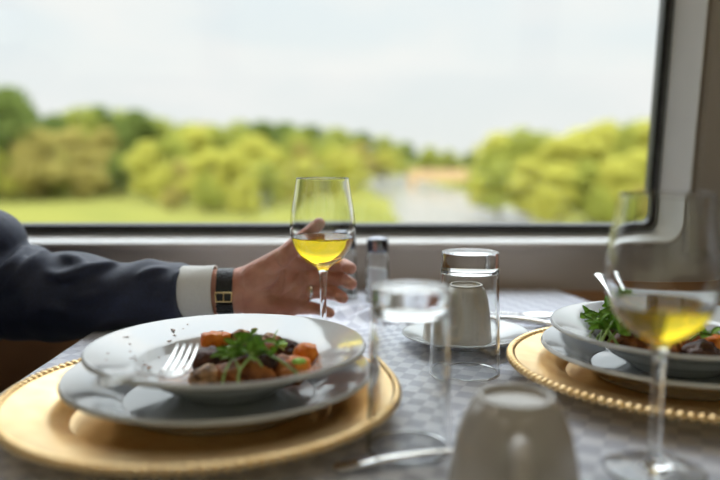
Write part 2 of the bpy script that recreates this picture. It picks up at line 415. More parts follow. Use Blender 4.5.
def leafmat(name, c1, c2):
    m = mat(name, c1, .8, col2=c2, scale=1.2, spec=.1)
    n = m.node_tree; b = n.nodes['Principled BSDF']; out = n.nodes['Material Output']
    t = n.nodes.new('ShaderNodeBsdfTranslucent'); ms = n.nodes.new('ShaderNodeMixShader'); ms.inputs[0].default_value = .35
    src = b.inputs['Base Color'].links[0].from_socket
    n.links.new(src, t.inputs[0]); n.links.new(b.outputs[0], ms.inputs[1]); n.links.new(t.outputs[0], ms.inputs[2]); n.links.new(ms.outputs[0], out.inputs[0])
    return m
LM = {'dark': leafmat('dark_green_leaves', (.20, .25, .06), (.13, .18, .045)),  # leaf tones kept close together and yellowed, standing in for distance haze
      'mid': leafmat('mid_green_leaves', (.38, .40, .08), (.28, .31, .065)),
      'lime': leafmat('lime_leaves', (.53, .50, .10), (.41, .41, .085)),
      'olive': leafmat('olive_leaves', (.46, .38, .11), (.34, .31, .09))}
TM = {}
for i, (kk, hh, ww) in enumerate((('dark', 12, 8), ('mid', 10, 8.5), ('lime', 8, 8), ('olive', 9, 8))): TM[kk] = [make_tree(i * 10 + j, hh, ww, LM[kk]) + (hh,) for j in range(2)]
KW = {'dark': 'dark green', 'mid': 'mid green', 'lime': 'yellow green', 'olive': 'olive brown'}
rnd = random.Random(5)
TREES = []
def tree(px, toppy, Y, kk, where, group, wide=1.0):
    z0 = GZ if px < 330 or Y > 100 else GZ - .3
    top = P(px, toppy, Y)
    var = rnd.randrange(2); tr, fo, h = TM[kk][var]
    s = (top.z - z0) / (h * .97)
    t = empty('tree', (top.x, Y, z0), rnd.uniform(0, 6), KW[kk] + ' leafy tree ' + where, 'tree', group)
    t.scale = (s * wide, s * wide, s); TREES.append((group, kk, px, where, t))
    a = bpy.data.objects.new('trunk', tr); C.objects.link(a); a.parent = t
    b = bpy.data.objects.new('foliage', fo); C.objects.link(b); b.parent = t
G1, G2, G3, G4 = 'trees behind the meadow', 'bushy trees between meadow and river', 'far trees on the skyline', 'trees on the right river bank'
for px, py, Y, kk, wh in [
    (-70, 90, 92, 'dark', ''), (-15, 86, 88, 'dark', ''), (8, 84, 84, 'dark', ''),
    (-40, 130, 78, 'mid', ''), (22, 122, 86, 'mid', ''), (38, 128, 82, 'olive', ''), (-5, 150, 80, 'lime', ''),
    (52, 112, 98, 'dark', ''), (78, 106, 102, 'mid', ''), (72, 128, 92, 'olive', ''), (98, 104, 106, 'dark', ''), (122, 112, 108, 'mid', ''), (105, 128, 94, 'olive', ''),
    (135, 108, 104, 'dark', ''), (160, 118, 108, 'mid', ''), (88, 150, 84, 'olive', ''), (60, 155, 84, 'mid', ''), (118, 150, 88, 'dark', '')]:
    tree(px, py, Y, kk, 'in the wood behind the meadow', G1)
for px, py, Y, kk in [(150, 142, 82, 'lime'), (172, 136, 84, 'mid'), (195, 130, 92, 'lime'), (182, 160, 76, 'olive'), (165, 165, 74, 'lime'), (210, 152, 70, 'lime'), (232, 148, 68, 'lime'),
                      (215, 126, 108, 'mid'), (240, 132, 110, 'mid'), (255, 138, 90, 'lime'), (262, 160, 72, 'mid'), (278, 150, 78, 'lime'), (245, 178, 62, 'lime'), (205, 175, 64, 'mid'),
                      (300, 142, 96, 'olive'), (305, 160, 80, 'lime'), (335, 148, 98, 'lime'), (325, 165, 84, 'mid'), (355, 152, 110, 'lime'), (345, 178, 88, 'lime'), (172, 185, 66, 'olive')]:
    tree(px, py, Y, kk, 'in the bushy belt beside the meadow', G2)
for px, py, Y, kk in [(240, 122, 190, 'mid'), (262, 120, 175, 'dark'), (285, 121, 180, 'dark'), (310, 124, 185, 'dark'), (335, 127, 190, 'mid'), (360, 131, 200, 'dark'), (385, 137, 205, 'mid'), (300, 132, 160, 'mid'), (332, 138, 155, 'mid'),
                      (405, 141, 210, 'dark'), (428, 146, 215, 'mid'), (450, 150, 220, 'mid'), (470, 152, 220, 'dark'), (362, 142, 150, 'olive'), (385, 152, 150, 'lime'), (402, 160, 180, 'mid'), (425, 158, 230, 'lime'), (450, 160, 232, 'olive'),
                      (185, 122, 200, 'mid'), (205, 124, 205, 'olive'), (150, 116, 200, 'mid')]:
    tree(px, py, Y, kk, 'on the far skyline', G3, 1.4)
for px, py, Y, kk in [(487, 150, 78, 'mid'), (500, 136, 80, 'lime'), (520, 130, 76, 'mid'), (540, 131, 78, 'mid'), (560, 140, 74, 'lime'), (500, 165, 66, 'mid'), (528, 160, 64, 'lime'), (560, 165, 62, 'lime'),
                      (585, 132, 74, 'lime'), (610, 122, 74, 'lime'), (632, 120, 72, 'mid'), (655, 124, 70, 'lime'), (590, 160, 62, 'mid'), (620, 160, 60, 'lime'), (650, 155, 60, 'lime'), (690, 124, 68, 'mid'), (725, 130, 68, 'lime'), (482, 178, 72, 'lime'), (545, 188, 56, 'lime'), (600, 188, 55, 'mid'), (645, 186, 54, 'olive')]:
    tree(px, py, Y, kk, 'on the right river bank', G4)
ORD = ['leftmost', 'second', 'third', 'fourth', 'fifth', 'sixth', 'seventh', 'eighth', 'ninth', 'tenth', 'eleventh', 'twelfth', 'thirteenth', 'fourteenth', 'fifteenth', 'sixteenth']
for gk in sorted({(a[0], a[1]) for a in TREES}):
    for i, a in enumerate(sorted([a for a in TREES if (a[0], a[1]) == gk], key=lambda a: a[2])):
        a[4]['label'] = ORD[i] + ' ' + KW[gk[1]] + ' tree ' + ('' if i == 0 else 'from the left ') + a[3]
# small road bridge over the river
t = empty('bridge', P(441, 176, 145), 0, 'cream concrete bridge crossing the river outside the window', 'bridge')
t.location.z = 0
b0 = P(412, 172, 145); b1 = P(472, 181, 145)
x0, x1 = -6.3, 6.3; zt, zb = b0.z, b1.z
bm = bmesh.new(); box(bm, (x0, -1.5, zb), (x1, 1.5, zt), .1); obj('deck', bm, M['concrete'], t, False)
for x in (x0 + .6, x1 - .6):
    bm = bmesh.new(); box(bm, (x - .6, -1.3, WZ - .5), (x + .6, 1.3, zb + .02), .05); obj('pier', bm, M['concrete'], t, False)
bm = bmesh.new(); box(bm, (x0, -1.5, zt - .01), (x1, -1.3, zt + .5), .03); obj('parapet', bm, M['concrete'], t, False)

# ================================================================== table, seats
def right_edge(y):
    pts = [(.2, .52), (.84, .52), (.93, .505), (1.0, .45), (1.04, .38), (1.09, .350), (1.21, .322)]
    for (a, xa), (b, xb) in zip(pts, pts[1:]):
        if y <= b:
            q = (y - a) / (b - a); q = q * q * (3 - 2 * q) if xa != .350 else q
            return xa + (xb - xa) * q
    return .322
LX = -.335; TY0, TY1 = .20, 1.207
def wr(x, y):
    z = .0004 * noise.noise(Vector((x * 22, y * 22, 0)))
    # soft folds pushed up beside the fingers
    g_ = math.exp(-((x - .02) / .075) ** 2 - ((y - 1.00) / .05) ** 2)
    z += g_ * (.008 + .010 * math.sin(x * 130 - y * 90 + 3 * noise.noise(Vector((x * 12, y * 12, 2)))))
    return z
def cloth():
    bm = bmesh.new(); nx_, ny_ = 200, 230; g_ = []
    for j in range(ny_ + 1):
        y = TY0 + (TY1 - TY0) * j / ny_; xr = right_edge(y) ; row = []
        for i in range(nx_ + 1):
            x = LX + (xr - LX) * i / nx_
            row.append(bm.verts.new((x, y, TZ - .0006 + wr(x, y))))
        g_.append(row)
    for j in range(ny_):
        for i in range(nx_): bm.faces.new((g_[j][i], g_[j][i + 1], g_[j + 1][i + 1], g_[j + 1][i]))
    # skirt on the left, front and right
    edge = [g_[j][0] for j in range(ny_, -1, -1)] + g_[0][1:] + [g_[j][nx_] for j in range(1, ny_ + 1)]
    prev = edge
    def outw(k):
        a, b = edge[max(k - 1, 0)].co, edge[min(k + 1, len(edge) - 1)].co; d = (b - a); d.z = 0; d.normalize(); return Vector((d.y, -d.x, 0))
    for q in range(1, 13):
        dz = q / 12 * .17; cur = []
        for k, v in enumerate(edge):
            amp = .012 * (q / 12) * math.sin(k * .16) * (1 if k < 560 else .5)
            o_ = min(dz, .006) * .8 + amp * (q / 12)
            cur.append(bm.verts.new(v.co + outw(k) * (.003 + o_) + Vector((0, 0, -dz))))
        for k in range(len(edge) - 1): bm.faces.new((prev[k], prev[k + 1], cur[k + 1], cur[k]))
        prev = cur
    bmesh.ops.recalc_face_normals(bm, faces=bm.faces); return bm
tag(obj('tablecloth', cloth(), M['cloth']), 'pale grey-blue checked damask tablecloth with soft folds by the hand', 'tablecloth')
t = empty('dining_table', (0, 0, 0), 0, 'wooden wall-side dining table hidden under the checked cloth', 'table')
bm = bmesh.new(); ysl = [TY0 + .004 + (TY1 - TY0 - .004) * k / 60 for k in range(61)]
lo_ = [(LX + .004, y) for y in ysl] ; ro_ = [(right_edge(y) - .004, y) for y in ysl]
top_ = [(bm.verts.new((*a, TZ - .003)), bm.verts.new((*b, TZ - .003))) for a, b in zip(lo_, ro_)]
bot_ = [(bm.verts.new((*a, TZ - .033)), bm.verts.new((*b, TZ - .033))) for a, b in zip(lo_, ro_)]
for k in range(60):
    bm.faces.new((top_[k][0], top_[k][1], top_[k + 1][1], top_[k + 1][0])); bm.faces.new((bot_[k][0], bot_[k + 1][0], bot_[k + 1][1], bot_[k][1]))
    bm.faces.new((top_[k][0], top_[k + 1][0], bot_[k + 1][0], bot_[k][0])); bm.faces.new((top_[k][1], bot_[k][1], bot_[k + 1][1], top_[k + 1][1]))
for k in (0, 60): bm.faces.new((top_[k][0], top_[k][1], bot_[k][1], bot_[k][0]))
bmesh.ops.recalc_face_normals(bm, faces=bm.faces); obj('tabletop', bm, M['wood'], t, False)
bm = bmesh.new(); box(bm, (.03, .42, .03), (.13, .52, TZ - .03), .01); box(bm, (-.08, .32, 0), (.24, .62, .03), .008); obj('leg', bm, M['steel'], t, False)
def bench(sgn, cx, label):
    t = empty('bench_seat', (cx, .70, 0), 0 if sgn > 0 else PI, label, 'seat')
    bm = bmesh.new(); box(bm, (-.25, -.45, .30), (.25, .45, .455), .035, 4); obj('seat_cushion', bm, M['seat'], t)
    bm = bmesh.new(); box(bm, (-.36, -.45, .30), (-.24, .45, 1.12), .04, 4); obj('backrest', bm, M['seat'], t)
    bm = bmesh.new(); box(bm, (-.33, -.42, 0), (.18, .42, .30), .01); obj('seat_base', bm, M['wood'], t, False)
bench(1, -.88, 'dark red upholstered bench seat under the man at the left')
bench(-1, 1.02, 'dark red upholstered bench seat facing the man, right of the table')

# ================================================================== crockery
def plate_obj(name, prof, m, loc, parent=None, seg=160, mod=None):
    o = obj(name, lathe(prof, seg, mod=mod), m, parent)
    o.location = loc; return o
def dz(p, z): return [(a[0], a[1] + z) + tuple(a[2:]) for a in p]
charger_prof = smooth_prof([(0, .002, 1), (.100, .002), (.104, .0005), (.108, .002), (.122, .0125), (.155, .0155), (.1575, .0155, 1), (.1575, .0185), (.105 + .001, .0065), (.098, .0060), (0, .0060, 1)], 3)
def make_charger(x, y, label):
    t = empty('charger_plate', (x, y, TZ), 0, label, 'charger plate', 'gold charger plates')
    body = [(0, .001), (.096, .001), (.101, .0), (.106, .001), (.121, .0145), (.150, .0185), (.1590, .0205), (.1600, .0215), (.1590, .0225), (.150, .0213), (.1225, .0170), (.108, .0068), (.102, .0060), (0, .0060)]
    obj('dish', lathe(smooth_prof([body[0] + (1,)] + body[1:-1] + [body[-1] + (1,)], 4), 160), M['gold'], t)
    bm = bmesh.new(); nb = 135; sg = nb * 6; rings = []
    for q in range(10):
        ph = 2 * PI * q / 10; ring = []
        for k in range(sg):
            a = 2 * PI * k / sg; rr_ = .0046 * (.30 + .75 * abs(math.sin(nb * a / 2)) ** .6)
            R_ = .1622 + rr_ * math.cos(ph); ring.append(bm.verts.new((R_ * math.cos(a), R_ * math.sin(a), .0215 + rr_ * math.sin(ph) * .8)))
        rings.append(ring)
    for q in range(10):
        A, B = rings[q], rings[(q + 1) % 10]
        for k in range(sg): bm.faces.new((A[k], A[(k + 1) % sg], B[(k + 1) % sg], B[k]))
    bmesh.ops.recalc_face_normals(bm, faces=bm.faces)
    obj('beaded_rim', bm, M['gold'], t)
    return t
LP = Vector((-.132, .611)); RP = Vector((.311, .697))
make_charger(LP.x, LP.y, 'gold charger plate with beaded rim under the left meal')
make_charger(RP.x, RP.y, 'gold charger plate with beaded rim under the right meal, cut by the frame')
flat_prof = smooth_prof([(0, .002, 1), (.076, .002), (.079, 0), (.083, .0005), (.090, .006), (.110, .0165), (.1300, .0250), (.1318, .0270), (.1305, .0290), (.1285, .0290), (.110, .0215), (.094, .0130), (.084, .0068), (.074, .0060), (0, .0060, 1)], 4)
for p, lb_ in ((LP + Vector((.010, .018)), 'flat white porcelain plate between the left gold charger and bowl'), (RP + Vector((.002, .012)), 'flat white porcelain plate between the right gold charger and bowl')):
    tag(plate_obj('dinner_plate', flat_prof, M['porcelain'], (p.x, p.y, TZ + .0062)), lb_, 'plate', 'flat white plates')
bowl_prof = smooth_prof([(0, .002, 1), (.036, .002), (.038, 0), (.042, .0004), (.048, .004), (.066, .016), (.080, .0265), (.100, .0325), (.1190, .0385), (.1215, .0405), (.1205, .0428), (.1180, .0428), (.100, .0370), (.083, .0310), (.0775, .0265), (.066, .0150), (.050, .0085), (.036, .0070), (0, .0068, 1)], 4)
BL = Vector((-.1165, .638, TZ + .0124)); BR = Vector((.312, .712, TZ + .0124))
tag(plate_obj('pasta_bowl', bowl_prof, M['porcelain'], BL), 'white wide-rimmed bowl holding the left meal and a fork', 'bowl', 'white meal bowls')
tag(plate_obj('pasta_bowl', bowl_prof, M['porcelain'], BR), 'white wide-rimmed bowl with greens at the right frame edge', 'bowl', 'white meal bowls')
# saucer and upturned cups
sx, sy = .121, .846
saucer_prof = smooth_prof([(0, .0015, 1), (.028, .0015), (.030, 0), (.033, .0004), (.045, .006), (.060, .0115), (.0730, .0150), (.0742, .0162), (.0732, .0174), (.060, .0140), (.045, .0085), (.034, .0042), (.025, .0035), (0, .0035, 1)], 4)
tag(plate_obj('saucer', saucer_prof, M['porcelain'], (sx, sy, TZ)), 'white saucer under the upturned cup behind the clear tumbler', 'saucer')
def make_cup(x, y, z, rz, label, sc=1.0):
    """a coffee cup standing upside down: foot on top, mouth below"""
    t = empty('coffee_cup', (x, y, z), rz, label, 'cup', 'upturned coffee cups'); t.scale = (sc,) * 3
    H_ = .064
    pr = [(.0405, .0008), (.0415, .0), (.0422, .0010), (.0413, .006), (.0385, .024), (.0345, .042), (.0290, .0555), (.0255, .0605), (.0242, .0620), (.0238, H_), (.0220, H_ + .0004), (.0205, H_), (.0202, .0612), (0, .0606)]
    inn = [(0, .0575), (.022, .0573), (.0262, .0530), (.0325, .040), (.0365, .024), (.0394, .006)]
    full = smooth_prof([(0, .0575, 1)] + inn[1:] + pr[:-1] + [(0, .0606, 1)], 4)
    obj('cup_body', lathe(full, 96), M['cupwhite'], t)
    bm = bmesh.new(); pth = spline([(.0355, 0, .016), (.050, 0, .012), (.0605, 0, .020), (.060, 0, .036), (.048, 0, .047), (.031, 0, .049)], 8)
    tube(bm, pth, .0042, 12, True, 1.5, (0, 1, 0)); obj('handle', bm, M['cupwhite'], t)
    return t
make_cup(sx, sy, TZ + .0085, 1.75, 'white upturned coffee cup on a saucer, seen through the clear tumbler')
pc = P(516, 406, .46)
make_cup(pc.x, .462, TZ, -PI / 2 - .12, 'blurred beige-white upturned coffee cup in the front at the bottom edge', 1.04)

# tumblers standing upside down
def make_tumbler(x, y, label):
    H_ = .1235
    out = [(.0300, .0004), (.0312, 0), (.0322, .0006), (.0320, .004), (.0306, .06), (.0292, .102), (.0290, .108), (.0287, .1215), (.0278, H_), (.0255, H_ + .0004), (.0215, H_ - .0005), (0, H_ - .0020)]
    inn = [(0, .1060), (.018, .1055), (.0258, .1030), (.0272, .0985), (.0285, .06), (.0300, .006)]
    pr = smooth_prof([inn[0] + (1,)] + inn[1:] + out[:-1] + [out[-1] + (1,)], 5)
    o = obj('tumbler', lathe(pr, 128), M['glass']); o.location = (x, y, TZ + .0003)
    return tag(o, label, 'glass', 'upturned tumblers')
make_tumbler(.1105, .736, 'clear upturned tumbler in sharp focus, in front of the saucer')
make_tumbler(.0370, .540, 'blurred clear upturned tumbler between the left plates and the front cup')

# wine glasses
def make_wine(x, y, level, label):
    t = empty('wine_glass', (x, y, TZ + .0003), 0, label, 'wine glass', 'wine glasses')
    inn = [(0, .0975), (.010, .0985), (.0210, .1040), (.0300, .1150), (.0350, .1280), (.0364, .1400), (.0350, .1560), (.0318, .1760), (.0294, .1925)]
    out = [(.0295, .1933), (.0299, .1936), (.0303, .1925), (.0328, .1760), (.0361, .1560), (.0376, .1400), (.0363, .1275), (.0315, .1135), (.0225, .1015), (.0125, .0950), (.0070, .0905), (.0048, .0840), (.0040, .0700), (.0037, .0450), (.0042, .0200), (.0060, .0105), (.0110, .0062), (.0200, .0040), (.0325, .0024), (.0336, .0012), (.0328, .0001), (.0280, .0003), (0, .0018)]
    pr = smooth_prof([inn[0] + (1,)] + inn[1:] + out[:-1] + [out[-1] + (1,)], 6)
    obj('goblet', lathe(pr, 128), M['glass'], t)
    # wine fills the bowl up to its level, with a small meniscus
    sp = smooth_prof([inn[0] + (1,)] + inn[1:], 8)
    body = [(0, sp[0][1] - .0002)] + [(r + .00025, z - .0001) for r, z in sp[1:] if z < level]
    rl = body[-1][0]
    pr2 = body + [(rl, level + .0006), (rl - .0008, level + .0001), (rl - .003, level), (0, level)]
    obj('wine', lathe(pr2, 128), M['wine'], t)
    return t
make_wine(-.0425, .841, .1265, 'wine glass of golden white wine in front of the reaching hand')
make_wine(.2055, .4956, .1185, 'large blurred wine glass of white wine in the right foreground')

# salt and pepper shakers
def make_shaker(x, y, fill, contents, label):
    t = empty('shaker', (x, y, TZ + .0003), .3, label, 'shaker', 'glass table shakers')
    def flute(i, a, r, z): return (r * (1 - .03 * (1 - abs(math.cos(4 * a))) * (1 if .008 < z < .062 else .0)), z)
    out = [(0, .0005), (.0165, .0), (.0178, .002), (.0180, .010), (.0176, .060), (.0165, .068), (.0145, .073), (.0140, .080)]
    inn = [(.0122, .080), (.0125, .074), (.0145, .068), (.0150, .060), (.0152, .010), (.0140, .006), (0, .0055)]
    obj('shaker_jar', lathe(smooth_prof([out[0] + (1,)] + out[1:-1] + [out[-1] + (1,), inn[0] + (1,)] + inn[1:-1] + [inn[-1] + (1,)], 4), 96, mod=flute), M['glass'], t)
    bm = lathe([(0, .0052), (.0142, .0062), (.0147, .010), (.0147, fill - .001), (.0140, fill), (0, fill + .001)], 48)
    for v in bm.verts:
        if v.co.z > fill - .004: v.co.z += v.co.x * -.15
    obj(contents, bm, M[contents], t)
    obj('cap', lathe(smooth_prof([(.0148, .0765, 1), (.0152, .0765), (.0160, .078), (.0162, .090), (.0155, .096), (.0120, .0985), (.006, .1000), (0, .1005, 1)], 4), 64), M['chrome'], t)
    return t
p1 = P(377.5, 290, 1.09); p2 = P(345.5, 290, 1.13)
make_shaker(p1.x, 1.09, .052, 'salt', 'glass salt shaker with metal cap, half full of white salt')
make_shaker(p2.x, 1.13, .040, 'pepper', 'glass shaker with metal cap partly behind the fingertips and wine glass')

# ------------------------------------------------------------------ cutlery
def sheet(bm, prof, thick, zf, n=40):
    """a flat bar along x: prof = [(x, half width)], zf(x) its height"""
    rows = []
    for x, hw in prof:
        z = zf(x); row = []
        for s, zz in ((-1, 0), (-.7, .5), (0, .62), (.7, .5), (1, 0), (.7, -.5), (0, -.5), (-.7, -.5)): row.append(bm.verts.new((x, s * hw, z + zz * thick)))
        rows.append(row)
    for A, B in zip(rows, rows[1:]):
        for k in range(8): bm.faces.new((A[k], A[(k + 1) % 8], B[(k + 1) % 8], B[k]))
    bm.faces.new(rows[0]); bm.faces.new(rows[-1][::-1])
    bmesh.ops.recalc_face_normals(bm, faces=bm.faces); return bm
def interp(pts, n):
    sp = smooth_prof([(a, b) for a, b in pts], n); return sp
def handle_mesh(L0=.125, thick=.0022, wmin=0):
    bm = bmesh.new()
    pr = [(-.0001, .0022), (-.004, .0026), (-.03, .0032), (-.07, .0048), (-.105, .0074), (-L0 + .008, .0082), (-L0 + .002, .0060), (-L0, .0020)]
    pts = []
    for (a, wa), (b, wb_) in zip(pr, pr[1:]):
        for k in range(6): q = k / 6; pts.append((a + (b - a) * q, wa + (wb_ - wa) * q))
    pts.append(pr[-1]); pts = [(a, max(b, wmin)) for a, b in pts]
    return sheet(bm, pts, thick, lambda x: .004 * math.sin(min(1, -x / L0) * PI) )
def tf(t, a, b, up=(0, 0, 1)):
    """put a utensil's joint at a, its handle end towards b"""
    a, b = Vector(a), Vector(b); xax = (a - b).normalized(); z = Vector(up); yax = z.cross(xax).normalized(); z = xax.cross(yax)
    Mx = Matrix((xax, yax, z)).transposed().to_4x4(); Mx.translation = a; t.matrix_world = Mx
def make_fork(a, b, label, up=(0, 0, 1)):
    t = empty('fork', (0, 0, 0), 0, label, 'fork', 'forks')
    obj('handle', handle_mesh(), M['steel'], t)
    zf = lambda x: 6.5 * max(0, x) ** 2
    bm = bmesh.new(); sheet(bm, [(0, .0022), (.004, .0030), (.010, .0070), (.016, .0105), (.024, .0112), (.0262, .0110)], .0018, zf)
    for k in range(4):
        yc = (k - 1.5) * .0062; rows = []
        tb = bmesh.new()
        sheet(tb, [(.024 + q * .0043, (.0017 - .0006 * q / 9.5)) for q in range(10)], .0017, zf)
        for v in tb.verts: v.co.y += yc * (1 - .06 * max(0, v.co.x - .024) / .04)
        me = bpy.data.meshes.new('x'); tb.to_mesh(me); tb.free(); bm.from_mesh(me); bpy.data.meshes.remove(me)
    obj('tines', bm, M['steel'], t)
    tf(t, a, b, up); return t
def make_knife(a, b, label, up=(0, 0, 1)):
    t = empty('table_knife', (0, 0, 0), 0, label, 'knife')
    obj('handle', handle_mesh(.10, .0068, .0055), M['steel'], t)
    bm = bmesh.new(); sheet(bm, [(0, .0024), (.006, .0030), (.012, .0080), (.05, .0090), (.085, .0085), (.100, .0060), (.106, .0015)], .0014, lambda x: 0)
    obj('blade', bm, M['steel'], t); tf(t, a, b, up); return t
def make_spoon(a, b, label):
    t = empty('spoon', (0, 0, 0), 0, label, 'spoon')
    obj('handle', handle_mesh(.12), M['steel'], t)
    bm = bmesh.new(); rows = []
    for i in range(17):
        u = i / 16; x = .052 * u; hw = max(.0018, .0165 * math.sin(PI * u ** .8) ** .6 if u < .97 else .004) if i else .0022
        row = []
        for k in range(13):
            s = -1 + k / 6; row.append(bm.verts.new((x, s * hw, -.007 * (1 - s * s) * math.sin(PI * min(1, max(0, u))) )))
        rows.append(row)
    for A, B in zip(rows, rows[1:]):
        for k in range(12): bm.faces.new((A[k], A[k + 1], B[k + 1], B[k]))
    bmesh.ops.solidify(bm, geom=bm.faces[:], thickness=.0012)
    obj('spoon_bowl', bm, M['steel'], t); tf(t, a, b); return t
make_fork((-.1525, .560, TZ + .048), (-.158, .445, TZ + .0790), 'steel fork resting on the left bowl rim, tines in the food')
make_fork((.267, .733, TZ + .050), (.278, .845, TZ + .0805), 'steel fork in the right bowl, only its upright handle showing', (.10, -.75, .85))
make_knife((.146, .951, TZ + .006), (.248, .931, TZ + .004), 'steel knife with its handle lying right of the upturned cup')
make_spoon((.214, .973, TZ + .008), (.10, .992, TZ + .004), 'dark reflecting teaspoon lying behind the knife near the table corner')
make_spoon((.100, .5155, TZ + .008), (-.009, .497, TZ + .003), 'blurred steel spoon between the near tumbler and the front cup')

# ------------------------------------------------------------------ food
def rest(name, bm, m, x, y, z, rz, label, cat, group, rx_=0):
    o = obj(name, bm, M[m]); o.location = (x, y, z); o.rotation_euler = (rx_, 0, rz); return tag(o, label, cat, group)
def bowl_pt(px, py, B, zz):
    """the point seen at (px, py) at height zz above the bowl's foot"""
    a = math.atan((py - 240) / F) + PITCH; Y = (CAMZ - (B.z + zz)) / math.tan(a); return P(px, py, Y)
GM, GP, GS = 'browned pieces in the left bowl', 'pumpkin pieces in the left bowl', 'pea shoots on the left meal'
def pieces(lst, B, side):
    for (nm, m, px, py, zz, r3, rz, lb_, cat, grp, bx) in lst:
        p = bowl_pt(px, py, B, zz)
        rest(nm, blob(*r3, amp=.28 if not bx else .12, freq=1.8, seed=int(px) % 50, sub=4, box_=bx), m, p.x, p.y, p.z, rz, lb_, cat, grp)
pieces([
 ('roast_meat', 'meat', 250, 372, .020, (.030, .020, .014), .2, 'large glazed brown roast piece at the front centre of the left meal', 'meat', GM, 0),
 ('roast_meat', 'meat', 285, 371, .019, (.021, .016, .013), -.3, 'shiny brown roast piece beside the front pumpkin cube', 'meat', GM, 0),
 ('roast_meat', 'eggplant', 212, 361, .024, (.019, .015, .012), .1, 'black charred piece just right of the fork tines', 'meat', GM, 0),
 ('mushroom', 'mushroom', 207, 377, .018, (.015, .014, .010), .6, 'light brown mushroom below the black charred piece by the fork', 'mushroom', GM, 0),
 ('roast_meat', 'eggplant', 232, 358, .026, (.018, .014, .010), .8, 'dark roasted piece under the pea shoots', 'meat', GM, 0),
 ('mushroom', 'mushroom', 241, 338, .030, (.011, .010, .008), 0, 'pale browned mushroom at the back of the left meal', 'mushroom', GM, 0),
 ('mushroom', 'mushroom', 271, 342, .030, (.010, .010, .008), 0, 'small browned mushroom right of the leaves at the back', 'mushroom', GM, 0),
 ('roast_meat', 'eggplant', 284, 350, .024, (.016, .012, .009), .4, 'dark charred piece behind the right pumpkin cube', 'meat', GM, 0),
 ('roast_meat', 'meat', 262, 352, .024, (.018, .014, .012), .4, 'brown piece in the middle of the left meal', 'meat', GM, 0),
 ('pumpkin_cube', 'pumpkin', 213, 340, .030, (.0125, .010, .009), .3, 'orange pumpkin piece at the back left of the left meal', 'pumpkin', GP, .35),
 ('pumpkin_cube', 'pumpkin', 223, 339, .030, (.009, .009, .007), .9, 'small orange pumpkin piece touching the back left one', 'pumpkin', GP, .35),
 ('pumpkin_cube', 'pumpkin', 306, 357, .026, (.012, .010, .0135), .5, 'tall orange pumpkin piece at the right end of the left meal', 'pumpkin', GP, .35),
 ('pumpkin_cube', 'pumpkin', 295, 368, .021, (.0155, .012, .0115), .1, 'wide orange pumpkin cube at the front right of the left meal', 'pumpkin', GP, .35),
 ('roast_meat', 'eggplant', 268, 362, .030, (.010, .008, .007), .4, 'small dark bit lying on top of the brown pieces', 'meat', GM, 0),
 ('mushroom', 'mushroom', 256, 336, .027, (.010, .008, .007), 0, 'pale mushroom between the leaves and the back of the bowl', 'mushroom', GM, 0),
 ('green_pepper_piece', 'shoot', 281, 345, .031, (.006, .005, .003), .5, 'small green piece on the dark charred piece at the back right', 'vegetable', 'green bits in the left meal', 0),
 ('green_pepper_piece', 'shoot', 299, 361, .032, (.006, .004, .0025), .2, 'small green leaf bit lying on the front right pumpkin cube', 'vegetable', 'green bits in the left meal', 0),
], BL, 'left')
pieces([
 ('roast_meat', 'meat', 634, 345, .022, (.026, .018, .012), .2, 'brown roast piece in the right bowl under the greens', 'meat', 'food in the right bowl', 0),
 ('roast_meat', 'eggplant', 612, 333, .024, (.016, .013, .010), .5, 'dark charred piece at the left of the right bowl', 'meat', 'food in the right bowl', 0),
 ('roast_meat', 'meat', 665, 350, .020, (.024, .018, .012), .9, 'brown roast piece behind the foreground wine glass stem', 'meat', 'food in the right bowl', 0),
 ('roast_meat', 'eggplant', 700, 353, .020, (.022, .016, .011), .9, 'dark roast piece right of the foreground wine glass', 'meat', 'food in the right bowl', 0),
 ('pumpkin_cube', 'pumpkin', 716, 343, .026, (.011, .010, .009), .4, 'orange pumpkin piece at the right frame edge', 'pumpkin', 'food in the right bowl', .6),
 ('mushroom', 'mushroom', 650, 338, .026, (.012, .011, .009), 0, 'browned mushroom in the middle of the right bowl', 'mushroom', 'food in the right bowl', 0),
 ('roast_meat', 'meat', 690, 340, .022, (.022, .016, .012), 1.9, 'brown roast piece at the back of the right bowl', 'meat', 'food in the right bowl', 0),
], BR, 'right')
# garnish
def leaf(bm, base, d, n_, ln, wd):
    d = d.normalized(); s = d.cross(n_).normalized(); n_ = s.cross(d)
    rows = []
    for i in range(6):
        u = i / 5; hw = wd * math.sin(PI * (u * .92 + .04)) ** .8
        c = base + d * ln * u + n_ * (-.25 * ln * u * u)
        rows.append([bm.verts.new(c - s * hw + n_ * hw * .35), bm.verts.new(c), bm.verts.new(c + s * hw + n_ * hw * .35)])
    for A, B in zip(rows, rows[1:]):
        for k in range(2): bm.faces.new((A[k], A[k + 1], B[k + 1], B[k]))
def pea_shoot(path, seed, label, group, leaves=5, stemr=.0009, big=1.0):
    rd = random.Random(seed); base = Vector(path[0])
    t = empty('pea_shoot', base, 0, label, 'pea shoot', group)
    pts = spline([Vector(p) - base for p in path], 8); bm = bmesh.new()
    tube(bm, pts, [stemr * (1.25 - .6 * i / len(pts)) for i in range(len(pts))], 8); obj('stem', bm, M['stem'], t)
    bm = bmesh.new()
    for k in range(leaves):
        u = 1 - (k // 2) * (.9 / max(1, leaves)) ; p = pts[int(u * (len(pts) - 1))]
        ti = (pts[-1] - pts[-4]).normalized()
        side = Vector((rd.uniform(-1, 1), rd.uniform(-1, 1), rd.uniform(.0, .7))).normalized()
        leaf(bm, p, ti * .35 + side, Vector((rd.uniform(-.5, .5), rd.uniform(-.9, .1), 1)).normalized(), rd.uniform(.009, .015) * big, rd.uniform(.0030, .0052) * big)
    bmesh.ops.solidify(bm, geom=bm.faces[:], thickness=.0003)
    obj('leaves', bm, M['shoot'], t)
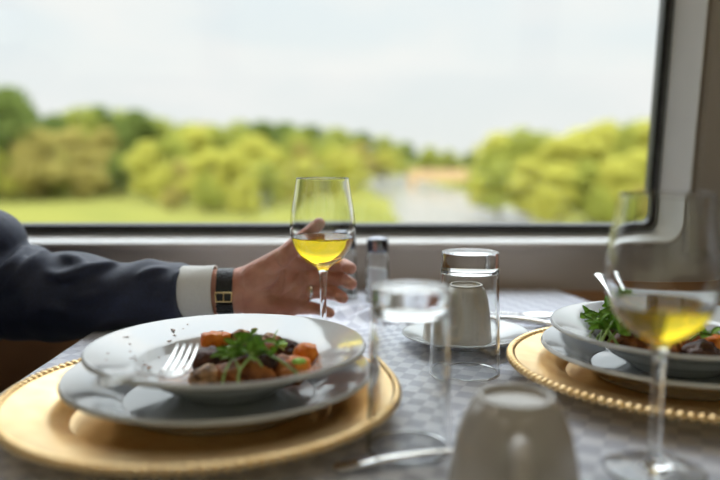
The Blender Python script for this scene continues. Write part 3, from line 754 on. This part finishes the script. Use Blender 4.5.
def bp(px, py, zz, B): return bowl_pt(px, py, B, zz)
SH = [([(238, 383, .026), (240, 370, .034), (252, 355, .042), (262, 342, .044)], 'pea shoot with its stem curving down to the front rim', 10),
      ([(222, 384, .024), (226, 370, .034), (236, 352, .040), (246, 338, .042)], 'pea shoot rising from the front left of the left meal', 10),
      ([(303, 378, .026), (285, 364, .036), (268, 354, .040), (256, 350, .044)], 'pea shoot with a long pale stem reaching past the pumpkin', 10),
      ([(215, 350, .032), (225, 347, .038), (236, 346, .042), (248, 342, .044)], 'pea shoot lying left over the dark pieces', 10),
      ([(262, 366, .032), (256, 358, .040), (248, 352, .044), (238, 354, .042)], 'pea shoot in the middle of the leafy heap', 10),
      ([(240, 372, .032), (236, 362, .038), (232, 356, .040), (226, 352, .040)], 'pea shoot at the left of the leafy heap', 10),
      ([(270, 352, .034), (262, 345, .040), (255, 341, .044), (247, 339, .046)], 'pea shoot at the top of the leafy heap', 10),
      ([(284, 350, .032), (279, 347, .036), (274, 344, .038)], 'short pea shoot by the back mushroom', 4)]
for i, (pp, lb_, n_) in enumerate(SH): pea_shoot([bp(*q, BL) for q in pp], i + 3, lb_, GS, n_)
SH2 = [([(612, 340, .028), (606, 330, .036), (602, 322, .040), (598, 316, .044)], 'pea shoot at the left end of the right bowl', 10),
       ([(600, 342, .030), (603, 330, .038), (607, 320, .044), (612, 308, .050)], 'pea shoot standing by the fork handle in the right bowl', 10),
       ([(606, 345, .028), (614, 334, .036), (622, 326, .042), (630, 322, .044)], 'pea shoot leaning towards the foreground wine glass', 10),
       ([(640, 340, .030), (632, 330, .038), (640, 325, .044), (655, 322, .044)], 'pea shoot seen through the foreground wine glass', 10),
       ([(590, 334, .030), (594, 328, .034), (592, 321, .038), (587, 317, .040)], 'small pea shoot over the left rim of the right bowl', 5),
       ([(596, 340, .030), (602, 332, .036), (612, 328, .040), (620, 333, .042)], 'pea shoot over the dark piece at the left of the right bowl', 9),
       ([(618, 345, .030), (612, 336, .038), (607, 328, .042), (600, 324, .044)], 'pea shoot bending back left over the right meal', 10),
       ([(600, 346, .030), (606, 333, .040), (613, 321, .048), (621, 309, .056)], 'tall pale-stemmed pea shoot crossing in front of the fork handle', 7),
       ([(690, 340, .030), (700, 334, .036), (710, 336, .040)], 'pea shoot right of the foreground wine glass', 5)]
for i, (pp, lb_, n_) in enumerate(SH2): pea_shoot([bp(*q, BR) for q in pp], i + 30, lb_, 'pea shoots on the right meal', n_ + 3, .0011, 1.25)
# sauce in the wells and specks on the left rim
def wellz(r): 
    pr = [(0, .0068), (.036, .0070), (.050, .0085), (.066, .0150), (.0775, .0265), (.083, .0310), (.100, .0370), (.118, .0428)]
    for (a, za), (b, zb_) in zip(pr, pr[1:]):
        if r <= b: return za + (zb_ - za) * (r - a) / (b - a)
    return .0428
def sauce(B, name_label, seed, specks):
    bm = bmesh.new(); sg = 96; rings = []
    for q in range(14):
        ring = []
        for k in range(sg):
            a = 2 * PI * k / sg; R_ = .060 * (1 + .10 * noise.noise(Vector((math.cos(a) * 1.6, math.sin(a) * 1.6, seed)))); r = R_ * (q + .001) / 13
            ring.append(bm.verts.new((r * math.cos(a), r * math.sin(a), max(wellz(r) + (.0012 if q < 13 else -.0003), .0105 if q < 9 else 0))))
        rings.append(ring)
    for A, B_ in zip(rings, rings[1:]):
        for k in range(sg): bm.faces.new((A[k], A[(k + 1) % sg], B_[(k + 1) % sg], B_[k]))
    rd = random.Random(seed)
    for k in range(specks):
        a = rd.uniform(1.6, 4.0); r = rd.uniform(.062, .108); s = rd.uniform(.0006, .0019)
        rot = Matrix.Rotation(rd.uniform(0, 3), 3, 'Z')
        for q in range(rd.choice((1, 1, 2, 4))):
            r2 = r + rd.uniform(-1.6, 1.6) * s; a2 = a + rd.uniform(-1.6, 1.6) * s / r
            ball(bm, (r2 * math.cos(a2), r2 * math.sin(a2), wellz(r2) + s * .12), s * rd.uniform(.5, 1.1), (rd.uniform(1, 2.6), 1, .25), rot, sub=2)
    o = obj('sauce', bm, M['sauce']); o.location = B; return tag(o, name_label, 'sauce', kind='stuff')
sauce(BL, 'brown sauce pooled in the left bowl with specks on its rim', 2, 34)
sauce(BR, 'brown sauce pooled in the right bowl', 9, 6)

# ================================================================== the man at the left
man = empty('person', (-.72, .80, 0), 0, 'person in a navy suit reaching a hand towards the wine glass', 'person')
inv = Matrix.Translation(-Vector(man.location))
def bind(o): o.parent = man; o.matrix_parent_inverse = inv; return o
# ---- hand
W_ = P(226, 292, .908)
hb = bmesh.new()
J = lambda a: P(*a)
fing = {
 'index': ([(262, 272, .905), (301, 262, .908), (327, 262, .924), (344, 265, .912), (351, 268.5, .899)], [.011, .0105, .0092, .0083, .0073]),
 'middle': ([(260, 281, .908), (305, 277, .914), (329, 277, .928), (345, 280.5, .912), (351.5, 284, .897)], [.011, .0105, .0092, .0084, .0073]),
 'ring': ([(258, 292, .908), (303, 291.5, .914), (323, 291.5, .925), (337, 294.5, .909), (343, 298, .895)], [.011, .0100, .0088, .0080, .0070]),
 'little': ([(256, 305, .906), (296, 307.5, .908), (313, 308, .915), (324, 310.5, .904), (330, 313, .893)], [.011, .0094, .0078, .0070, .0062]),
}
for nme, (pt, rs) in fing.items():
    q = [J(a) for a in pt]
    for i in range(len(q) - 1): capsule(hb, q[i], q[i + 1], rs[i], rs[i + 1], 20)
    # finger pads
    mid = q[-1].lerp(q[-2], .35) + Vector((0, -.0015, 0)); ball(hb, mid, rs[-1] * 1.02, (1.25, 1, 1.02))
th = [J(a) for a in ((246, 279, .902), (281, 258, .886), (304, 238, .893), (319, 224, .902))]
for i, (a, b) in enumerate(((.0155, .0128), (.0118, .0100), (.0102, .0080))): capsule(hb, th[i], th[i + 1], a, b, 20)
# palm slab, thenar and hypothenar pads, web between thumb and index
ball(hb, J((275, 283, .908)), .030, (1.18, .46, 1.12))
ball(hb, J((287, 282, .910)), .027, (1.0, .42, 1.15))
ball(hb, J((259, 276, .893)), .0205, (1.30, .72, .95), Matrix.Rotation(-.45, 3, 'Y'))
ball(hb, J((262, 306, .899)), .0175, (1.65, .85, .98)); ball(hb, J((284, 307, .904)), .0150, (1.5, .85, .95))
capsule(hb, J((262, 268, .899)), J((292, 258, .902)), .013, .009, 20)
ball(hb, J((296, 285, .903)), .0085, (.9, .7, 2.2))
# wrist and forearm under the cuff
wr_p = [J((250, 289, .906)), J((236, 292, .908)), W_, P(205, 292, .910), P(170, 293, .915), P(110, 292, .93)]
for i, r in enumerate((.0300, .0285, .0280, .0290, .032)): capsule(hb, wr_p[i], wr_p[i + 1], r, (.0285, .0280, .0290, .032, .036)[i], 28, .72, (0, 1, 0))
hand_me = remesh(hb, .0016, 5, .5)
# palm creases pressed into the surface
cre = [([(276, 262), (284, 272), (282, 288), (272, 303)], .0011), ([(298, 272), (290, 281), (276, 288), (262, 292)], .0008), ([(301, 284), (292, 289), (280, 297), (272, 300)], .0007),
       ([(241, 268), (243, 290), (241, 310)], .0007), ([(306, 266), (307, 284), (303, 305)], .0009)]
for v in hand_me.vertices:
    if v.normal.y > -.1: continue
    d_ = v.co.y * math.cos(PITCH) + (CAMZ - v.co.z) * math.sin(PITCH)
    px = 360 + v.co.x / d_ * F
    tt = math.tan(math.atan((CAMZ - v.co.z) / v.co.y) - PITCH); py = 240 + F * tt
    if px > 315: continue
    s = 0
    for pl, dp in cre:
        best = 9
        for a, b in zip(pl, pl[1:]):
            ab = Vector((b[0] - a[0], b[1] - a[1])); ap = Vector((px - a[0], py - a[1])); q = max(0, min(1, ap.dot(ab) / ab.length_squared)); best = min(best, (ap - ab * q).length)
        s += 1.8 * dp * math.exp(-(best / 1.3) ** 2)
    v.co.y += s
    v.co.y += .0005 * noise.noise(v.co * 180)
# ---- rest of the body: head, neck, torso, other arm and hand, legs
bb = bmesh.new()
capsule(bb, (-.74, .86, .60), (-.755, .86, 1.00), .115, .125, 24, 1.25, (0, 1, 0))
capsule(bb, (-.755, .86, 1.08), (-.745, .86, 1.22), .058, .055, 24)
ball(bb, (-.725, .86, 1.335), .098, (1.0, .80, 1.08)); ball(bb, (-.70, .86, 1.275), .065, (1.05, .78, .95))
ball(bb, (-.633, .86, 1.305), .014, (1.2, .75, 1.6)); ball(bb, (-.628, .86, 1.293), .009, (1.3, 1.3, .8))
for s in (-1, 1):
    ball(bb, (-.735, .86 + s * .080, 1.315), .022, (.6, .35, 1.3))
    ball(bb, (-.650, .86 + s * .030, 1.330), .012, (.6, 1.1, .8))
    ball(bb, (-.645, .86 + s * .030, 1.348), .010, (.6, 1.9, .5))
ball(bb, (-.638, .86, 1.262), .012, (.7, 1.8, .5)); ball(bb, (-.640, .86, 1.250), .011, (.7, 1.5, .6)); ball(bb, (-.645, .86, 1.225), .018, (.9, 1.2, .9))
rsh, rel, rwr = Vector((-.75, .665, 1.03)), Vector((-.70, .60, .76)), Vector((-.50, .66, .665))
capsule(bb, (-.755, .86, 1.06), rsh, .06, .05); capsule(bb, rsh, rel, .045, .038); capsule(bb, rel, rwr, .036, .025)
lsh = Vector((-.745, 1.025, 1.02)); lel = P(30, 290, .965)
capsule(bb, (-.755, .88, 1.04), lsh, .06, .05); capsule(bb, lsh, lel, .042, .036); capsule(bb, lel, P(110, 292, .93), .036, .034)
hd = Vector((.10, .01, -.012)); capsule(bb, rwr, rwr + hd * .6, .025, .030, 20, .5, (0, 0, 1)); ball(bb, rwr + hd * .8, .034, (1.2, 1.0, .42))
for k in range(4):
    f0 = rwr + Vector((.10, -.026 + k * .018, -.010)); ln = (.060, .070, .066, .052)[k]
    capsule(bb, f0, f0 + Vector((ln * .55, 0, -.004)), .0085, .008); capsule(bb, f0 + Vector((ln * .55, 0, -.004)), f0 + Vector((ln, 0, -.022)), .008, .0068)
capsule(bb, rwr + Vector((.03, .022, 0)), rwr + Vector((.07, .050, -.004)), .012, .010); capsule(bb, rwr + Vector((.07, .050, -.004)), rwr + Vector((.10, .056, -.012)), .010, .008)
for s in (-1, 1):
    hip = Vector((-.74, .86 + s * .09, .555)); kn = Vector((-.32, .86 + s * .12, .555)); an = Vector((-.30, .86 + s * .12, .10))
    capsule(bb, hip, kn, .078, .055); capsule(bb, kn, an, .052, .036); capsule(bb, an + Vector((-.02, 0, -.05)), an + Vector((.15, 0, -.062)), .038, .030)
body_me = remesh(bb, .0065, 3)
bj = bmesh.new(); bj.from_mesh(body_me); bj.from_mesh(hand_me)
body = bind(obj('body', bj, M['skin']))
# hair
bm = bmesh.new(); ball(bm, (-.738, .86, 1.352), .102, (1.02, .86, 1.06)); 
for v in bm.verts:
    if v.co.x > -.665 and v.co.z < 1.385: v.co.x = -.675
    if v.co.z < 1.29: v.co.z = 1.29
    v.co += v.co.normalized() * .003 * noise.noise(v.co * 60)
bind(obj('hair', remesh(bm, .005, 3), M['hair']))
for s in (-1, 1):
    bm = bmesh.new(); ball(bm, (-.6395, .86 + s * .030, 1.330), .0075); bind(obj('eye', bm, M['shirt']))
# jacket: torso and both sleeves as one cloth surface
jb = bmesh.new()
capsule(jb, (-.70, .85, .62), (-.745, .86, .98), .155, .150, 28, 1.12, (0, 1, 0))
capsule(jb, (-.62, .84, .60), (-.70, .86, .80), .17, .145, 28, 1.05, (0, 1, 0))
capsule(jb, (-.75, .70, 1.035), (-.75, 1.01, 1.035), .075, .075, 24)
capsule(jb, (-.755, .86, 1.06), (-.752, .86, 1.12), .085, .066, 24)
def fold_fn(u, a):
    # long diagonal creases that gather at the elbow
    g1 = math.exp(-((u - .42) / .20) ** 2)
    c = math.sin(u * 46 + 2.1 * math.sin(a + 1.0) + 1.5 * noise.noise(Vector((u * 9, math.cos(a) * 1.3, math.sin(a) * 1.3))))
    c = (max(0, c) ** 1.4)
    return .006 * g1 * c + .0040 * noise.noise(Vector((u * 13, math.cos(a) * 1.6, math.sin(a) * 1.6))) + .0030 * math.sin(u * 30 + a * 2 + 3) * (1 if u > .5 else .6)
lp = spline([(-.755, .98, 1.04), (-.71, 1.02, .985), (-.60, 1.01, .905), P(-32, 276, .985), P(15, 292, .97), P(60, 296, .957), P(110, 296, .938), P(150, 295, .925), P(187, 295, .913)], 12)
nl = len(lp)
def rad(u):
    k = [(0, .085), (.12, .085), (.25, .078), (.40, .066), (.52, .062), (.64, .058), (.76, .047), (.88, .042), (1, .0385)]
    for (a, ra), (b, rb) in zip(k, k[1:]):
        if u <= b: return ra + (rb - ra) * (u - a) / (b - a)
    return .0385
tube(jb, lp, [rad(i / (nl - 1)) for i in range(nl)], 56, True, .95, (0, 1, 0), fold_fn)
def sl(px, py, dep=.003):
    k_ = [(-20, .985, 283, .068), (15, .97, 291, .064), (60, .957, 295, .058), (110, .938, 296, .046), (150, .925, 295, .041), (187, .913, 295, .036)]
    for a_, b_ in zip(k_, k_[1:]):
        if px <= b_[0]: break
    q = (px - a_[0]) / (b_[0] - a_[0]); Yc, pc_, rr = (a_[i] + (b_[i] - a_[i]) * q for i in (1, 2, 3))
    dy = (py - pc_) * Yc / F; return P(px, py, Yc - math.sqrt(max(rr * rr - dy * dy, 0)) * .95 + dep)
for pl, r0 in (([(27, 246), (16, 262), (2, 276), (-12, 286)], .011), ([(46, 250), (32, 264), (14, 284), (-2, 300)], .011), ([(46, 272), (64, 277), (90, 269), (116, 262)], .010),
               ([(62, 254), (78, 262), (88, 272)], .009), ([(128, 284), (148, 273), (168, 268)], .007), ([(70, 300), (100, 296), (132, 286)], .009), ([(20, 312), (50, 306), (80, 312)], .010), ([(150, 308), (158, 298), (168, 292)], .006)):
    sp_ = spline([sl(*a_) for a_ in pl], 6); tube(jb, sp_, [r0 * (.35 + .65 * math.sin(PI * i / (len(sp_) - 1))) for i in range(len(sp_))], 14)
ball(jb, P(-14, 243, .975), .050, (1.05, 1, .95)); ball(jb, P(-48, 235, .985), .062)
rp = spline([(-.755, .72, 1.04), (-.75, .655, .98), (-.70, .60, .78), (-.62, .615, .715), (-.53, .65, .675)], 12)
tube(jb, rp, [.08 - .038 * i / (len(rp) - 1) for i in range(len(rp))], 40, True, 1, (0, 1, .3), lambda u, a: .006 * noise.noise(Vector((u * 14, math.cos(a) * 2, math.sin(a) * 2))))
jm = remesh(jb, .0042, 2, .4)
jacket = bind(obj('jacket', jm, M['suit']))
# lapels and sleeve seam buttons
bm = bmesh.new()
for s in (-1, 1):
    pts = [(-.672, .86 + s * .055, 1.10), (-.606, .86 + s * .075, .97), (-.545, .86 + s * .04, .84), (-.50, .86 + s * .006, .75)]
    sp = spline(pts, 6); tube(bm, sp, [.010 + .020 * math.sin(PI * min(1, (i + 3) / len(sp))) for i in range(len(sp))], 10, True, .22, (1, 0, .3))
bind(obj('lapel', bm, M['suit'], None))
bm = bmesh.new(); capsule(bm, (-.755, .86, 1.13), (-.745, .86, 1.165), .066, .062, 32); bind(obj('shirt_collar', bm, M['shirt']))
tb = bmesh.new()
capsule(tb, (-.74, .77, .555), (-.33, .74, .560), .095, .070, 24); capsule(tb, (-.74, .95, .555), (-.33, .98, .560), .095, .070, 24)
for yy in (.74, .98): capsule(tb, (-.325, yy, .55), (-.30, yy, .13), .066, .050, 24)
ball(tb, (-.76, .86, .56), .15, (1, 1.2, .7))
bind(obj('trousers', remesh(tb, .009, 3), M['trousers']))
for yy in (.74, .98):
    bm = bmesh.new(); capsule(bm, (-.33, yy, .05), (-.14, yy, .036), .05, .036, 20); 
    for v in bm.verts: v.co.z = max(v.co.z, .003)
    bind(obj('shoe', bm, M['leather']))
# shirt cuff (open band with thickness) following the wrist
bm = bmesh.new(); cpt = [P(176, 292, .916), P(188, 292, .9125), P(200, 291.6, .911), P(210, 291.3, .9095), P(216, 291.2, .909)]
cp = spline(cpt, 5)
def cuff_tube(bm, pts, r0, r1, th_, flat):
    n_ = len(pts); outp = [(p, r0 + (r1 - r0) * i / (n_ - 1)) for i, p in enumerate(pts)]
    inp = [(p, r - th_) for p, r in outp][::-1]
    seq = outp + inp; rings = []
    for idx, (p, r) in enumerate(seq):
        i = idx if idx < n_ else 2 * n_ - 1 - idx
        d = (pts[min(i + 1, n_ - 1)] - pts[max(i - 1, 0)]).normalized(); u = (Vector((0, 1, 0)) - d * d.y).normalized(); v = d.cross(u)
        rings.append([bm.verts.new(p + u * (r * flat * math.cos(2 * PI * k / 64)) + v * (r * math.sin(2 * PI * k / 64)) * (1 + .012 * math.sin(i * .4 + k * .4))) for k in range(64)])
    for A, B in zip(rings, rings[1:] + rings[:1]):
        for k in range(64): bm.faces.new((A[k], A[(k + 1) % 64], B[(k + 1) % 64], B[k]))
    bmesh.ops.recalc_face_normals(bm, faces=bm.faces)
cuff_tube(bm, cp, .0325, .0325, .0018, .84)
bind(obj('shirt_cuff', bm, M['shirt']))
# wristwatch: strap around the wrist, buckle facing the camera, case on the far side
wt = empty('wristwatch', P(227, 292, .908), 0, 'black leather strap wristwatch with gold buckle on the reaching wrist', 'watch')
wc = Vector(wt.location)
bm = bmesh.new(); wpts = [P(px, 292, .908) - wc for px in (219.0, 220, 222, 227, 232, 234, 235.0)]
cuff_tube(bm, wpts, 0.0298, .0298, .0020, .745); obj('strap', bm, M['leather'], wt)
yb = -.0298 * .745
bm = bmesh.new()
for a, b in (((-.0100, .0035), (.0100, .0035)), ((.0100, .0035), (.0092, -.0075)), ((-.0100, .0035), (-.0092, -.0075)), ((-.0092, -.0075), (.0092, -.0075))):
    capsule(bm, (a[0], yb - .0018 - abs(a[1]) * .0, a[1]), (b[0], yb - .0018, b[1]), .0011, .0011, 10)
capsule(bm, (0, yb - .0022, .0035), (.0, yb - .0024, -.0070), .0008, .0008, 8)
obj('buckle', bm, M['brass'], wt)
bm = bmesh.new(); box(bm, (-.0098, yb - .0022, -.0150), (.0098, yb + .001, -.0115), .0006); box(bm, (-.0098, yb - .0018, -.0215), (.0098, yb + .001, -.0185), .0006); obj('strap_keeper', bm, M['leather'], wt)
bm = lathe([(0, 0), (.017, 0), (.019, .002), (.019, .007), (.017, .009), (0, .009)], 48)
bmesh.ops.rotate(bm, verts=bm.verts, cent=(0, 0, 0), matrix=Matrix.Rotation(-PI / 2, 3, 'X')); bmesh.ops.translate(bm, verts=bm.verts, vec=(0, -yb - .0015, 0)); obj('watch_case', bm, M['brass'], wt)
# ring on the ring finger
a, b = J((303, 291.5, .914)), J((323, 291.5, .925)); c = a.lerp(b, .28); d = (b - a).normalized()
bm = bmesh.new(); u = d.orthogonal().normalized(); v = d.cross(u); rings = []
for k in range(40):
    an = 2 * PI * k / 40; rdv = u * math.cos(an) + v * math.sin(an)
    rings.append([bm.verts.new(rdv * (.0106 + .0007 * math.cos(2 * PI * q / 8)) + d * (.0022 * math.sin(2 * PI * q / 8))) for q in range(8)])
for k in range(40):
    A, B = rings[k], rings[(k + 1) % 40]
    for q in range(8): bm.faces.new((A[q], A[(q + 1) % 8], B[(q + 1) % 8], B[q]))
bmesh.ops.recalc_face_normals(bm, faces=bm.faces)
o = obj('finger_ring', bm, M['steel']); o.location = c; tag(o, 'plain metal ring on the ring finger behind the wine glass stem', 'ring')
